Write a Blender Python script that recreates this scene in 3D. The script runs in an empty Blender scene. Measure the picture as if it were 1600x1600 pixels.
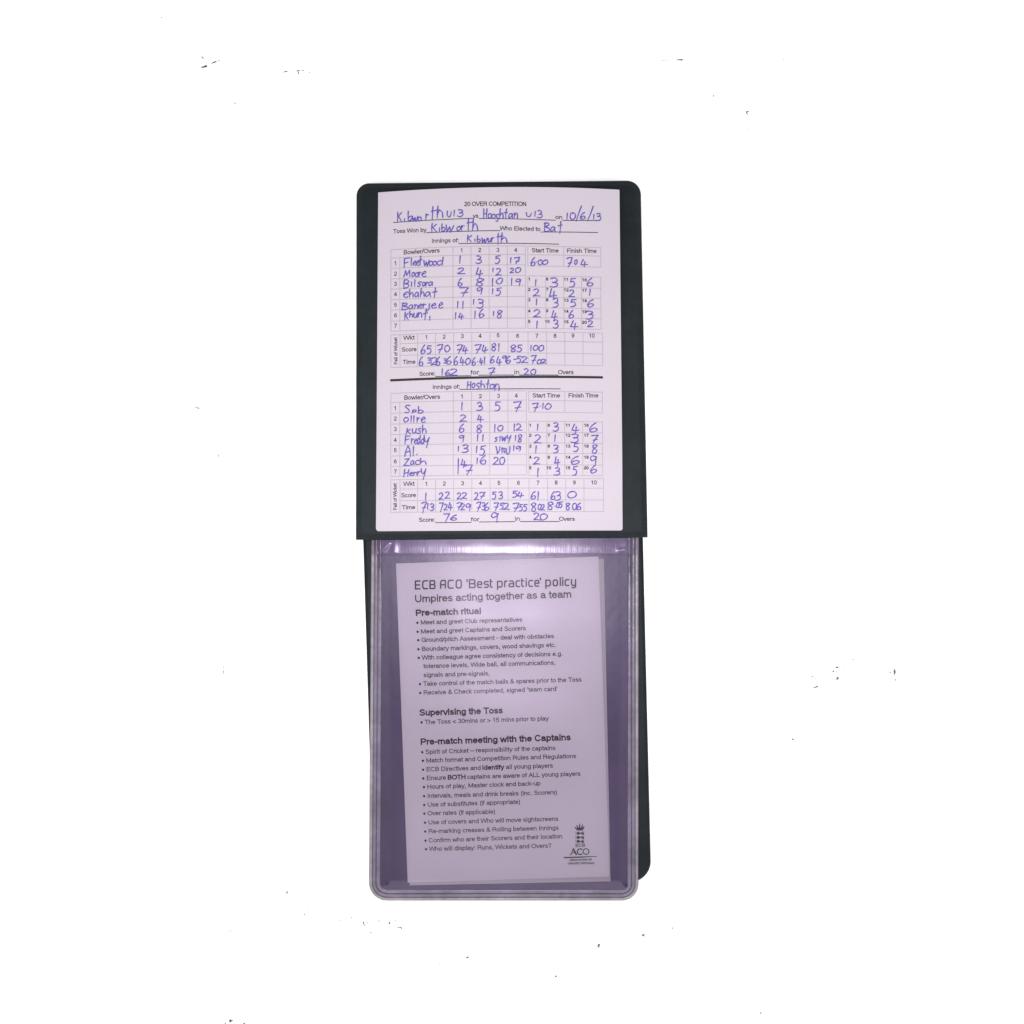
import bpy, bmesh, math, random
from mathutils import Vector
random.seed(7)
scn = bpy.context.scene
COL = scn.collection

# ------------------------------------------------------------------ camera
D = 0.60                      # camera height above the table, metres
S = 0.000275                  # metres per photo pixel on the table
CX, CY = 800.0, 950.0         # the point of the photo straight below the lens
cam_d = bpy.data.cameras.new('camera')
cam_d.sensor_width = 36.0
cam_d.lens = 36.0 * D / (1600 * S)
cam_d.shift_y = (CY - 800.0) / 1600.0
cam_d.clip_start, cam_d.clip_end = 0.01, 50
cam = bpy.data.objects.new('camera', cam_d)
cam.location = (0, 0, D)
COL.objects.link(cam)
scn.camera = cam

# ------------------------------------------------------------------ world and lamps
w = bpy.data.worlds.new('World')
scn.world = w
w.use_nodes = True
nt = w.node_tree
bg = nt.nodes['Background']
tc0 = nt.nodes.new('ShaderNodeTexCoord')
# brighter on the near side: added to lift reflections in the lower pocket
sx = nt.nodes.new('ShaderNodeSeparateXYZ')
nt.links.new(tc0.outputs['Generated'], sx.inputs[0])
mr = nt.nodes.new('ShaderNodeMapRange')
mr.interpolation_type = 'SMOOTHSTEP'
mr.inputs['From Min'].default_value = -0.14
mr.inputs['From Max'].default_value = -0.40
mr.inputs['To Min'].default_value = 1.20
mr.inputs['To Max'].default_value = 2.30
nt.links.new(sx.outputs['Y'], mr.inputs['Value'])
nt.links.new(mr.outputs['Result'], bg.inputs['Strength'])
# an even bright room, dimmed overhead so the covers and vinyl reflect less
tc = nt.nodes.new('ShaderNodeTexCoord')
dp = nt.nodes.new('ShaderNodeVectorMath'); dp.operation = 'DOT_PRODUCT'
dp.inputs[1].default_value = Vector((0.03, 0.28, 1)).normalized()
nt.links.new(tc.outputs['Generated'], dp.inputs[0])
cr = nt.nodes.new('ShaderNodeValToRGB')
cr.color_ramp.interpolation = 'B_SPLINE'
cr.color_ramp.elements[0].position = 0.84
cr.color_ramp.elements[0].color = (1.0, 0.99, 0.99, 1)
cr.color_ramp.elements[1].position = 0.955
cr.color_ramp.elements[1].color = (0.25, 0.23, 0.29, 1)
nt.links.new(dp.outputs['Value'], cr.inputs['Fac'])
nt.links.new(cr.outputs['Color'], bg.inputs['Color'])

def area(name, loc, target, size, power, color, shape='DISK', size_y=None):
    l = bpy.data.lights.new(name, 'AREA')
    l.shape = shape
    l.size = size
    if size_y: l.size_y = size_y
    l.energy = power
    l.color = color
    o = bpy.data.objects.new(name, l)
    o.location = loc
    d = Vector(target) - Vector(loc)
    o.rotation_euler = d.to_track_quat('-Z', 'Y').to_euler()
    COL.objects.link(o)
    return o
# the small flash beside the lens
fl = area('flash_lamp', (-0.004, 0.051, 0.60), (-0.004, 0.025, 0), 0.014, 0.19, (1.0, 0.97, 1.0))
fl.data.spread = math.radians(50)

vs = scn.view_settings
vs.view_transform = 'Standard'
vs.look = 'None'
vs.exposure = 0.0
vs.gamma = 1.0
vs.use_curve_mapping = False

# ------------------------------------------------------------------ helpers
MM = 0.001
def P(px, py, z):
    """photo pixel seen at height z (m) -> place in the scene"""
    k = S * (D - z) / D
    return Vector(((px - CX) * k, (CY - py) * k, z))

def mesh_obj(name, verts, faces, mat, parent=None, smooth=False):
    me = bpy.data.meshes.new(name)
    me.from_pydata([tuple(v) for v in verts], [], faces)
    me.update()
    me.materials.append(mat)
    if smooth:
        for p in me.polygons: p.use_smooth = True
    o = bpy.data.objects.new(name, me)
    COL.objects.link(o)
    if parent:
        o.parent = parent
        o.matrix_parent_inverse = parent.matrix_world.inverted()
    return o

def thing(name, loc, label, cat):
    o = bpy.data.objects.new(name, None)
    o.empty_display_size = 0.02
    o.location = loc
    COL.objects.link(o)
    bpy.context.view_layer.update()
    o['label'] = label
    o['category'] = cat
    return o

def principled(name, base, rough=0.5, spec=0.5, noise=None, bump=None, coat=0.0):
    m = bpy.data.materials.new(name)
    m.use_nodes = True
    nt = m.node_tree
    b = nt.nodes['Principled BSDF']
    b.inputs['Base Color'].default_value = (*base, 1)
    b.inputs['Roughness'].default_value = rough
    b.inputs['Specular IOR Level'].default_value = spec
    b.inputs['Coat Weight'].default_value = coat
    tc = nt.nodes.new('ShaderNodeTexCoord')
    if noise:                                   # (scale, amount): fine mottling of the base colour
        cur = None
        for sc_, am in noise:
            n = nt.nodes.new('ShaderNodeTexNoise')
            n.inputs['Scale'].default_value = sc_
            n.inputs['Detail'].default_value = 3
            nt.links.new(tc.outputs['Object'], n.inputs['Vector'])
            r = nt.nodes.new('ShaderNodeMapRange')
            r.inputs['From Min'].default_value = 0.25
            r.inputs['From Max'].default_value = 0.75
            r.inputs['To Min'].default_value = 1 - am
            r.inputs['To Max'].default_value = 1 + am
            nt.links.new(n.outputs['Fac'], r.inputs['Value'])
            if cur is None: cur = r.outputs['Result']
            else:
                mu = nt.nodes.new('ShaderNodeMath'); mu.operation = 'MULTIPLY'
                nt.links.new(cur, mu.inputs[0]); nt.links.new(r.outputs['Result'], mu.inputs[1])
                cur = mu.outputs[0]
        vm = nt.nodes.new('ShaderNodeVectorMath'); vm.operation = 'SCALE'
        vm.inputs[0].default_value = base
        nt.links.new(cur, vm.inputs['Scale'])
        nt.links.new(vm.outputs[0], b.inputs['Base Color'])
    if bump:                                    # (scale, strength, distance)
        n = nt.nodes.new('ShaderNodeTexNoise')
        n.inputs['Scale'].default_value = bump[0]
        n.inputs['Detail'].default_value = 4
        nt.links.new(tc.outputs['Object'], n.inputs['Vector'])
        bp = nt.nodes.new('ShaderNodeBump')
        bp.inputs['Strength'].default_value = bump[1]
        bp.inputs['Distance'].default_value = bump[2]
        nt.links.new(n.outputs['Fac'], bp.inputs['Height'])
        nt.links.new(bp.outputs['Normal'], b.inputs['Normal'])
    return m

def clear_vinyl(name, tint, rough, ior, bumps):
    """thin clear sheet: tinted see-through plus a glossy face; bumps = [(scale xyz, strength, distance)]"""
    m = bpy.data.materials.new(name)
    m.use_nodes = True
    nt = m.node_tree
    nt.nodes.clear()
    out = nt.nodes.new('ShaderNodeOutputMaterial')
    mix = nt.nodes.new('ShaderNodeMixShader')
    tr = nt.nodes.new('ShaderNodeBsdfTransparent')
    tr.inputs['Color'].default_value = (*tint, 1)
    gl = nt.nodes.new('ShaderNodeBsdfGlossy')
    gl.inputs['Roughness'].default_value = rough
    gl.inputs['Color'].default_value = (0.90, 0.78, 1.0, 1)
    fr = nt.nodes.new('ShaderNodeFresnel')
    fr.inputs['IOR'].default_value = ior
    tc = nt.nodes.new('ShaderNodeTexCoord')
    prev = None
    for sc_, st, di in bumps:
        mp = nt.nodes.new('ShaderNodeMapping')
        mp.inputs['Scale'].default_value = sc_
        n = nt.nodes.new('ShaderNodeTexNoise')
        n.inputs['Scale'].default_value = 1
        n.inputs['Detail'].default_value = 3
        nt.links.new(tc.outputs['Object'], mp.inputs['Vector'])
        nt.links.new(mp.outputs['Vector'], n.inputs['Vector'])
        bp = nt.nodes.new('ShaderNodeBump')
        bp.inputs['Strength'].default_value = st
        bp.inputs['Distance'].default_value = di
        nt.links.new(n.outputs['Fac'], bp.inputs['Height'])
        if prev: nt.links.new(prev.outputs['Normal'], bp.inputs['Normal'])
        prev = bp
    if prev:
        nt.links.new(prev.outputs['Normal'], gl.inputs['Normal'])
    nt.links.new(fr.outputs['Fac'], mix.inputs['Fac'])
    nt.links.new(tr.outputs[0], mix.inputs[1])
    nt.links.new(gl.outputs[0], mix.inputs[2])
    nt.links.new(mix.outputs[0], out.inputs['Surface'])
    return m

def rounded(pts, seg=10):
    """pts = [(x, y, corner radius)] in photo pixels -> list of points"""
    out = []
    n = len(pts)
    for i, (x, y, r) in enumerate(pts):
        p = Vector((x, y))
        if r <= 0:
            out.append(p); continue
        a = (Vector(pts[i - 1][:2]) - p).normalized()
        b = (Vector(pts[(i + 1) % n][:2]) - p).normalized()
        ang = a.angle(b)
        t = r / math.tan(ang / 2)
        c = p + (a + b).normalized() * (r / math.sin(ang / 2))
        s0, s1 = p + a * t - c, p + b * t - c
        a0 = math.atan2(s0.y, s0.x); a1 = math.atan2(s1.y, s1.x)
        d = (a1 - a0 + math.pi) % (2 * math.pi) - math.pi
        for k in range(seg + 1):
            q = a0 + d * k / seg
            out.append(c + Vector((math.cos(q), math.sin(q))) * r)
    return out

def inset(loop, d):
    n = len(loop)
    area2 = sum(loop[i].x * loop[(i + 1) % n].y - loop[(i + 1) % n].x * loop[i].y for i in range(n))
    sg = 1 if area2 > 0 else -1
    out = []
    for i in range(n):
        e0 = (loop[i] - loop[i - 1]).normalized()
        e1 = (loop[(i + 1) % n] - loop[i]).normalized()
        n0 = Vector((-e0.y, e0.x)) * sg
        n1 = Vector((-e1.y, e1.x)) * sg
        m = (n0 + n1)
        k = m.length_squared / 2
        out.append(loop[i] + m * (d / max(k, 0.3)))
    return out

def plate(name, outline, profile, mat, parent=None, smooth=True, ring=False):
    """profile = [(inset px, z mm)] from the bottom edge to the top; a ring leaves the middle open"""
    verts, faces = [], []
    n = len(outline)
    for d, z in profile:
        for p in inset(outline, d):
            verts.append(P(p.x, p.y, z * MM))
    for k in range(len(profile) - 1):
        for i in range(n):
            j = (i + 1) % n
            faces.append((k * n + i, k * n + j, (k + 1) * n + j, (k + 1) * n + i))
    if not ring:
        faces.append(tuple(range(n))[::-1])
        faces.append(tuple((len(profile) - 1) * n + i for i in range(n)))
    o = mesh_obj(name, verts, faces, mat, parent)
    bm = bmesh.new(); bm.from_mesh(o.data)
    bmesh.ops.recalc_face_normals(bm, faces=bm.faces)
    if ring:                                     # open strip: make it look up
        up = sum(f.normal.z * f.calc_area() for f in bm.faces)
        if up < 0: bmesh.ops.reverse_faces(bm, faces=bm.faces)
    bm.to_mesh(o.data); bm.free()
    if smooth:
        for p in o.data.polygons: p.use_smooth = len(p.vertices) == 4
    return o

class Marks:
    """collects flat ink marks; every mark sits a hair above the one before"""
    def __init__(self, place):
        self.v, self.f, self.place, self.k = [], [], place, 0
    def dz(self):
        self.k += 1
        return (0.03 + 0.02 * ((self.k * 37) % 100) / 100) * MM
    def ribbon(self, pts, width, closed=False):
        pts = [Vector(p) for p in pts]
        for i in range(1, len(pts) - 1):         # a sharp turn of the pen starts a new piece
            a, b = pts[i] - pts[i - 1], pts[i + 1] - pts[i]
            if a.length > 1e-4 and b.length > 1e-4 and a.angle(b) > 0.9:
                wl = width if not isinstance(width, list) else width[:i + 1]
                wr = width if not isinstance(width, list) else width[i:]
                self.ribbon(pts[:i + 1], wl); self.ribbon(pts[i:], wr)
                return
        cl = [pts[0]]
        for p in pts[1:]:
            if (p - cl[-1]).length > 1e-4: cl.append(p)
        if len(cl) < 2: cl.append(cl[0] + Vector((0.3, 0.3)))
        d = self.dz()
        b = len(self.v)
        n = len(cl)
        for i, p in enumerate(cl):
            t0 = (cl[i] - cl[max(i - 1, 0)]); t1 = (cl[min(i + 1, n - 1)] - cl[i])
            t = (t0.normalized() if t0.length else Vector((0, 0))) + (t1.normalized() if t1.length else Vector((0, 0)))
            if t.length < 1e-3: t = t1 if t1.length else t0
            t.normalize()
            wd = width[i] if isinstance(width, list) else width
            ext = Vector((0, 0))
            if i == 0: ext = -t * wd * 0.3
            if i == n - 1: ext = t * wd * 0.3
            nn = Vector((-t.y, t.x)) * wd / 2
            for q in (p + nn + ext, p - nn + ext):
                self.v.append(self.place(q.x, q.y, d))
        for i in range(n - 1):
            self.f.append((b + 2 * i, b + 2 * i + 1, b + 2 * i + 3, b + 2 * i + 2))
    def line(self, x0, y0, x1, y1, width):
        n = max(2, int(max(abs(x1 - x0), abs(y1 - y0)) / 8) + 1)
        self.ribbon([(x0 + (x1 - x0) * i / n, y0 + (y1 - y0) * i / n) for i in range(n + 1)], width)
    def poly(self, pts):
        d = self.dz()
        b = len(self.v)
        for x, y in pts: self.v.append(self.place(x, y, d))
        self.f.append(tuple(range(b, b + len(pts))))
    def dot(self, x, y, r):
        self.poly([(x + r * math.cos(a * math.pi / 6), y + r * math.sin(a * math.pi / 6)) for a in range(12)])
    def build(self, name, mat, parent):
        o = mesh_obj(name, self.v, self.f, mat, parent)
        bm = bmesh.new(); bm.from_mesh(o.data)
        for f in bm.faces:
            f.normal_update()
            if f.normal.z < 0: f.normal_flip()
        bm.to_mesh(o.data); bm.free()
        return o

# a plain grotesque drawn as pen skeletons: cap height .72, x height .525, advance widths per letter
def ar(cx, cy, rx, ry, a0, a1, n=9):
    return [(cx + rx * math.cos(math.radians(a0 + (a1 - a0) * i / n)), cy + ry * math.sin(math.radians(a0 + (a1 - a0) * i / n))) for i in range(n + 1)]
_bowl = lambda cx: ar(cx, .2625, .205, .225, 0, 360, 16)
SK = {
 'a': (.556, [ar(.26, .36, .175, .125, 165, 0) + [(.435, .1), (.47, .04), (.52, .04)], [(.435, .31), (.25, .28)] + ar(.22, .155, .155, .12, 100, 270) + [(.33, .06), (.435, .17)]]),
 'b': (.556, [[(.095, .72), (.095, 0)], ar(.285, .2625, .19, .225, 180, -180, 16)]),
 'c': (.5, [ar(.265, .2625, .2, .225, 40, 320, 13)]),
 'd': (.556, [[(.455, .72), (.455, 0)], ar(.265, .2625, .19, .225, 0, 360, 16)]),
 'e': (.556, [[(.075, .28), (.475, .28)] + ar(.275, .2625, .2, .225, 5, 325, 15)]),
 'f': (.278, [[(.12, 0), (.12, .58)] + ar(.21, .58, .09, .1, 180, 80, 5), [(.02, .49), (.26, .49)]]),
 'g': (.556, [ar(.265, .2625, .19, .225, 0, 360, 16), [(.455, .5), (.455, -.02)] + ar(.265, -.02, .19, .15, 0, -160, 8)]),
 'h': (.556, [[(.095, .72), (.095, 0)], [(.095, .3)] + ar(.275, .32, .175, .165, 170, 0, 8) + [(.45, 0)]]),
 'i': (.222, [[(.111, .525), (.111, 0)], [(.111, .64), (.111, .725)]]),
 'j': (.222, [[(.111, .525), (.111, -.1), (.07, -.17), (0, -.17)], [(.111, .64), (.111, .725)]]),
 'k': (.5, [[(.095, .72), (.095, 0)], [(.43, .525), (.095, .2)], [(.2, .3), (.46, 0)]]),
 'l': (.222, [[(.111, .72), (.111, 0)]]),
 'm': (.833, [[(.095, .525), (.095, 0)], [(.095, .32)] + ar(.25, .34, .15, .145, 170, 0, 7) + [(.4, 0)], [(.4, .32)] + ar(.58, .34, .15, .145, 170, 0, 7) + [(.735, .1), (.735, 0)]]),
 'n': (.556, [[(.095, .525), (.095, 0)], [(.095, .3)] + ar(.275, .32, .175, .165, 170, 0, 8) + [(.45, 0)]]),
 'o': (.556, [ar(.275, .2625, .205, .225, 0, 360, 18)]),
 'p': (.556, [[(.095, .525), (.095, -.2)], ar(.285, .2625, .19, .225, 180, -180, 16)]),
 'q': (.556, [[(.455, .525), (.455, -.2)], ar(.265, .2625, .19, .225, 0, 360, 16)]),
 'r': (.333, [[(.095, .525), (.095, 0)], [(.095, .3), (.13, .42), (.2, .475), (.32, .48)]]),
 's': (.5, [ar(.25, .37, .165, .115, 30, 200, 8) + [(.25, .265)] + ar(.25, .15, .175, .11, 60, -160, 9)]),
 't': (.278, [[(.13, .66), (.13, .1), (.17, .04), (.26, .04)], [(.02, .49), (.26, .49)]]),
 'u': (.556, [[(.1, .525)] + ar(.275, .2, .175, .165, 180, 350, 8) + [(.455, .25)], [(.455, .525), (.455, 0)]]),
 'v': (.5, [[(.03, .525), (.25, 0), (.47, .525)]]),
 'w': (.722, [[(.03, .525), (.19, 0), (.36, .5), (.53, 0), (.69, .525)]]),
 'x': (.5, [[(.03, .525), (.47, 0)], [(.47, .525), (.03, 0)]]),
 'y': (.5, [[(.03, .525), (.25, .02)], [(.47, .525), (.23, -.1), (.16, -.17), (.06, -.17)]]),
 'z': (.5, [[(.05, .49), (.44, .49), (.05, .04), (.46, .04)]]),
 'A': (.667, [[(.03, 0), (.333, .7), (.637, 0)], [(.15, .26), (.52, .26)]]),
 'B': (.667, [[(.11, 0), (.11, .68), (.4, .68)] + ar(.4, .53, .15, .15, 90, -90, 7) + [(.11, .38)], [(.4, .38)] + ar(.4, .21, .18, .17, 90, -90, 8) + [(.11, .04)]]),
 'C': (.722, [ar(.37, .36, .29, .325, 38, 322, 15)]),
 'D': (.722, [[(.11, .04), (.11, .68), (.33, .68)] + ar(.34, .36, .29, .32, 90, -90, 11) + [(.11, .04)]]),
 'E': (.667, [[(.6, .68), (.115, .68), (.115, .04), (.61, .04)], [(.115, .375), (.56, .375)]]),
 'F': (.611, [[(.57, .68), (.115, .68), (.115, 0)], [(.115, .36), (.5, .36)]]),
 'G': (.778, [ar(.38, .36, .31, .325, 40, 340, 15) + [(.69, .34), (.42, .34)], [(.69, .34), (.69, 0)]]),
 'H': (.722, [[(.11, .72), (.11, 0)], [(.61, .72), (.61, 0)], [(.11, .375), (.61, .375)]]),
 'I': (.278, [[(.139, .72), (.139, 0)]]),
 'K': (.667, [[(.11, .72), (.11, 0)], [(.6, .72), (.11, .26)], [(.27, .42), (.64, 0)]]),
 'L': (.556, [[(.11, .72), (.11, .04), (.53, .04)]]),
 'M': (.833, [[(.11, 0), (.11, .7), (.416, .05), (.723, .7), (.723, 0)]]),
 'N': (.722, [[(.11, 0), (.11, .7), (.61, .02), (.61, .72)]]),
 'O': (.778, [ar(.389, .36, .325, .325, 0, 360, 20)]),
 'P': (.667, [[(.11, 0), (.11, .68), (.4, .68)] + ar(.41, .5, .17, .18, 90, -90, 8) + [(.11, .32)]]),
 'R': (.722, [[(.11, 0), (.11, .68), (.43, .68)] + ar(.44, .52, .17, .16, 90, -90, 8) + [(.11, .36)], [(.44, .36), (.57, .28), (.6, .1), (.63, 0)]]),
 'S': (.667, [ar(.333, .53, .235, .155, 20, 200, 9) + [(.333, .375)] + ar(.333, .2, .25, .165, 60, -165, 10)]),
 'T': (.611, [[(.02, .68), (.59, .68)], [(.305, .68), (.305, 0)]]),
 'U': (.722, [[(.11, .72)] + ar(.361, .29, .25, .255, 180, 360, 10) + [(.611, .72)]]),
 'V': (.667, [[(.03, .72), (.333, .02), (.637, .72)]]),
 'W': (.944, [[(.02, .72), (.22, .02), (.472, .7), (.725, .02), (.925, .72)]]),
 '0': (.556, [ar(.278, .36, .21, .325, 0, 360, 18)]),
 '1': (.556, [[(.1, .55), (.22, .58), (.31, .7), (.31, 0)]]),
 '2': (.556, [ar(.275, .5, .2, .185, 175, -25, 9) + [(.3, .25), (.1, .12), (.06, .04), (.48, .04)]]),
 '3': (.556, [ar(.27, .53, .18, .155, 165, -90, 9) + ar(.27, .205, .205, .17, 90, -165, 10)]),
 '4': (.556, [[(.52, .2), (.04, .2), (.37, .7), (.37, 0)]]),
 '5': (.556, [[(.46, .68), (.14, .68), (.09, .36)] + ar(.27, .235, .2, .2, 140, -160, 10)]),
 '6': (.556, [ar(.285, .23, .195, .19, 180, -180, 16), [(.09, .23), (.1, .45), (.18, .62), (.32, .68), (.46, .58)]]),
 '7': (.556, [[(.05, .68), (.5, .68), (.33, .42), (.22, 0)]]),
 '8': (.556, [ar(.278, .535, .165, .15, 0, 360, 14), ar(.278, .205, .205, .17, 0, 360, 16)]),
 '9': (.556, [ar(.27, .49, .195, .19, 0, 360, 16), [(.465, .49), (.45, .26), (.36, .1), (.23, .04), (.09, .12)]]),
 '-': (.333, [[(.045, .27), (.29, .27)]]), '–': (.556, [[(0, .27), (.556, .27)]]), '/': (.278, [[(-.01, -.02), (.29, .74)]]),
 '.': (.278, [[(.139, 0), (.139, .1)]]), ',': (.278, [[(.15, .09), (.15, 0), (.11, -.13)]]), ':': (.278, [[(.139, 0), (.139, .1)], [(.139, .42), (.139, .52)]]),
 '?': (.556, [ar(.28, .53, .19, .155, 175, -40, 8) + [(.29, .3), (.28, .19)], [(.28, 0), (.28, .1)]]),
 '(': (.333, [ar(.42, .26, .27, .5, 118, 242, 8)]), ')': (.333, [ar(-.09, .26, .27, .5, 62, -62, 8)]),
 '<': (.584, [[(.53, .48), (.06, .26), (.53, .04)]]), '>': (.584, [[(.05, .48), (.52, .26), (.05, .04)]]),
 '&': (.667, [[(.62, 0), (.2, .5), (.2, .62), (.29, .69), (.4, .62), (.38, .5), (.14, .32), (.06, .18), (.12, .06), (.27, .02), (.43, .1), (.55, .32)]]),
 '‘': (.222, [[(.14, .7), (.09, .6), (.1, .5)]]), '’': (.222, [[(.1, .72), (.13, .62), (.08, .52)]]),
}
def run_width(body, bold):
    return sum(.278 if c == ' ' else SK[c][0] for c in body) - .12 + (0.02 * len(body) if bold else 0)

def write(marks, body, x0, y0, x1, y1, cap, bold=False, wt=None):
    """a line of print between two baseline ends, in the marks' own pixel space"""
    a = Vector((x0, y0)); u = Vector((x1, y1)) - a
    n = Vector((u.y, -u.x)).normalized()         # up on the page
    sy = cap / 0.72
    total = run_width(body, bold)
    wd = wt if wt else sy * (0.178 if bold else 0.122)
    x = -.06
    for c in body:
        if c == ' ':
            x += .278; continue
        adv, strokes = SK[c]
        adv += 0.02 if bold else 0
        for st in strokes:
            pts = []
            for p, q in st:
                v = a + u * ((x + p) / total) + n * (q * sy)
                pts.append((v.x, v.y))
            marks.ribbon(pts, wd)
        x += adv

def write_c(marks, body, xc, yb, cap, bold=False, sx=1.0):
    wd = run_width(body, bold) * cap / 0.72 * sx
    write(marks, body, xc - wd / 2, yb, xc + wd / 2, yb, cap, bold)

# ------------------------------------------------------------------ materials
M_table = principled('white_table', (0.93, 0.93, 0.93), 0.8, 0.1)
M_cover = principled('dark_green_cover', (0.0053, 0.0086, 0.0106), 0.50, 0.14, noise=[(900, 0.2), (45, 0.3), (160, 0.15)], bump=[2600, 0.25, 0.00012])
M_paper = principled('lilac_white_paper', (0.40, 0.362, 0.405), 0.75, 0.12, noise=[(1500, 0.02), (60, 0.012)])
M_card = principled('policy_paper', (0.525, 0.495, 0.530), 0.7, 0.15, noise=[(1500, 0.025), (50, 0.012)])
M_rear = principled('shaded_paper', (0.38, 0.355, 0.385), 0.7, 0.15, noise=[(1500, 0.025)])  # grey holds the shade and vinyl layers over the rear card
M_print = principled('black_print', (0.022, 0.020, 0.026), 0.7, 0.1)
M_rule = principled('grey_rule', (0.275, 0.25, 0.285), 0.7, 0.1)
M_ink = principled('violet_blue_ink', (0.080, 0.056, 0.265), 0.6, 0.15)
M_lining = principled('purple_lining', (0.053, 0.030, 0.098), 0.32, 0.30, noise=[(28, 0.28), (110, 0.12), (800, 0.06)], bump=[60, 0.25, 0.0008])
M_seam = principled('lilac_seam', (0.118, 0.100, 0.140), 0.25, 0.4, noise=[(90, 0.3), (400, 0.15)], bump=[260, 0.3, 0.0006])
M_seam_outer = principled('grey_seam', (0.20, 0.18, 0.185), 0.25, 0.4, noise=[(90, 0.3), (400, 0.15)], bump=[260, 0.3, 0.0006])
M_sheet = clear_vinyl('clear_vinyl', (0.86, 0.84, 0.875), 0.12, 1.55, [((35, 22, 1), 0.06, 0.0008), ((900, 900, 1), 0.04, 0.0001)])
M_fold = clear_vinyl('brushed_vinyl', (0.86, 0.82, 0.88), 0.19, 1.24, [((2200, 50, 1), 0.10, 0.0003), ((260, 90, 1), 0.035, 0.0010)])
M_speck = principled('grey_brown_speck', (0.17, 0.145, 0.125), 0.9, 0.1)
M_speck_dark = principled('dark_speck', (0.09, 0.08, 0.08), 0.9, 0.1)

# ------------------------------------------------------------------ the surface it lies on
g = mesh_obj('ground', [(-3, -3, 0), (3, -3, 0), (3, 3, 0), (-3, 3, 0)], [(0, 1, 2, 3)], M_table)
g['kind'] = 'structure'

# ------------------------------------------------------------------ the wallet
wallet = thing('wallet', P(800, 1000, 0), 'dark green vinyl wallet lying open with a clear pocket in its lower half', 'wallet')

UP = rounded([(557, 286.5, 20), (1001, 282, 22), (1012, 839.5, 0), (556, 843.5, 0)])
UP = [Vector((p.x, p.y)) for p in UP]
plate('upper_cover', UP, [(0.6, 4.2), (0, 4.5), (0, 5.1), (0.5, 5.5), (1.2, 5.7), (5.2, 6.05), (6.2, 6.35), (7.6, 6.55), (9.5, 6.6)], M_cover, wallet)
plate('backing_board', rounded([(561, 291, 18), (998, 287, 18), (1006, 811, 2), (561, 813, 2)]), [(0, 0.02), (0, 4.1), (0.5, 4.2)], M_cover, wallet)

LOW = rounded([(566.5, 814, 0), (1004, 814, 0), (1017.5, 1378, 32), (584, 1378, 20)])
plate('lower_cover', LOW, [(0.4, 0.02), (0, 0.4), (0, 1.5), (0.6, 1.9), (1.4, 2.1), (4.5, 2.25), (5.5, 2.3)], M_cover, wallet)

PO = rounded([(580, 814, 0), (998, 814, 0), (997.5, 1407, 26), (576.5, 1407, 28)], 14)
pocket = plate('pocket', PO, [(0.3, 2.32), (0, 2.4), (0, 2.55), (0.6, 2.6)], M_lining, wallet)
def bead(d, wd, z0, h, mat):
    prof = [(d + wd * (0.5 - 0.5 * math.cos(a * math.pi / 8)), z0 + h * math.sin(a * math.pi / 8)) for a in range(9)]
    return plate('weld_seam', PO, prof, mat, pocket, ring=True)
bead(0.4, 4.5, 2.45, 0.50, M_seam_outer)
bead(5.4, 5.0, 2.58, 0.45, M_seam)
bead(11.2, 6.0, 2.58, 0.45, M_seam)

def smooth(a, b, x):
    t = min(1, max(0, (x - a) / (b - a)))
    return t * t * (3 - 2 * t)

def ridge(x, y, x0, y0, x1, y1, wd):
    a, b, p = Vector((x0, y0)), Vector((x1, y1)), Vector((x, y))
    t = min(1, max(0, (p - a).dot(b - a) / (b - a).length_squared))
    return math.exp(-((p - a - (b - a) * t).length / wd) ** 2)
def sheet_z(x, y):
    z = 3.45
    z += 0.70 * max(0, 1 - (y - 866) / 95) ** 2                       # lifts towards the fold
    z += 0.10 * math.sin(x * 0.021 + 0.6) * math.sin(y * 0.011 + x * 0.003)
    z += 0.05 * math.sin(x * 0.047 - y * 0.013)
    e = min(x - 590, 988 - x, 1397 - y)
    z += 1.7 * smooth(1020, 1210, y) * (1 - smooth(1225, 1400, y)) * smooth(-6, 75, min(x - 590, 988 - x))   # bulge added so the lower sheet reflects the brighter near side
    z -= 0.85 * (1 - smooth(0, 22, e))                          # dips into the welds
    z += 0.32 * ridge(x, y, 603, 1384, 609, 1394, 4.0)
    z += 0.32 * ridge(x, y, 979, 1385, 975, 1393, 3.6)
    return z

nx, ny = 200, 270
X0, X1, Y0, Y1 = 590.0, 988.0, 866.0, 1397.0
vv, ff = [], []
def corner(x, y):
    r = 20.0
    for cx_, sx_ in ((X0 + r, -1), (X1 - r, 1)):
        if (x - cx_) * sx_ > 0 and y > Y1 - r:
            dx, dy = (x - cx_) * sx_, y - (Y1 - r)
            m_ = max(dx, dy); l_ = math.hypot(dx, dy)
            if l_ > 0: return cx_ + sx_ * dx * m_ / l_, Y1 - r + dy * m_ / l_
    return x, y
for j in range(ny + 1):
    for i in range(nx + 1):
        x, y = corner(X0 + (X1 - X0) * i / nx, Y0 + (Y1 - Y0) * j / ny)
        vv.append(P(x, y, sheet_z(x, y) * MM))
for j in range(ny):
    for i in range(nx):
        a = j * (nx + 1) + i
        ff.append((a, a + nx + 1, a + nx + 2, a + 1))
mesh_obj('clear_sheet', vv, ff, M_sheet, pocket, smooth=True)

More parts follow.
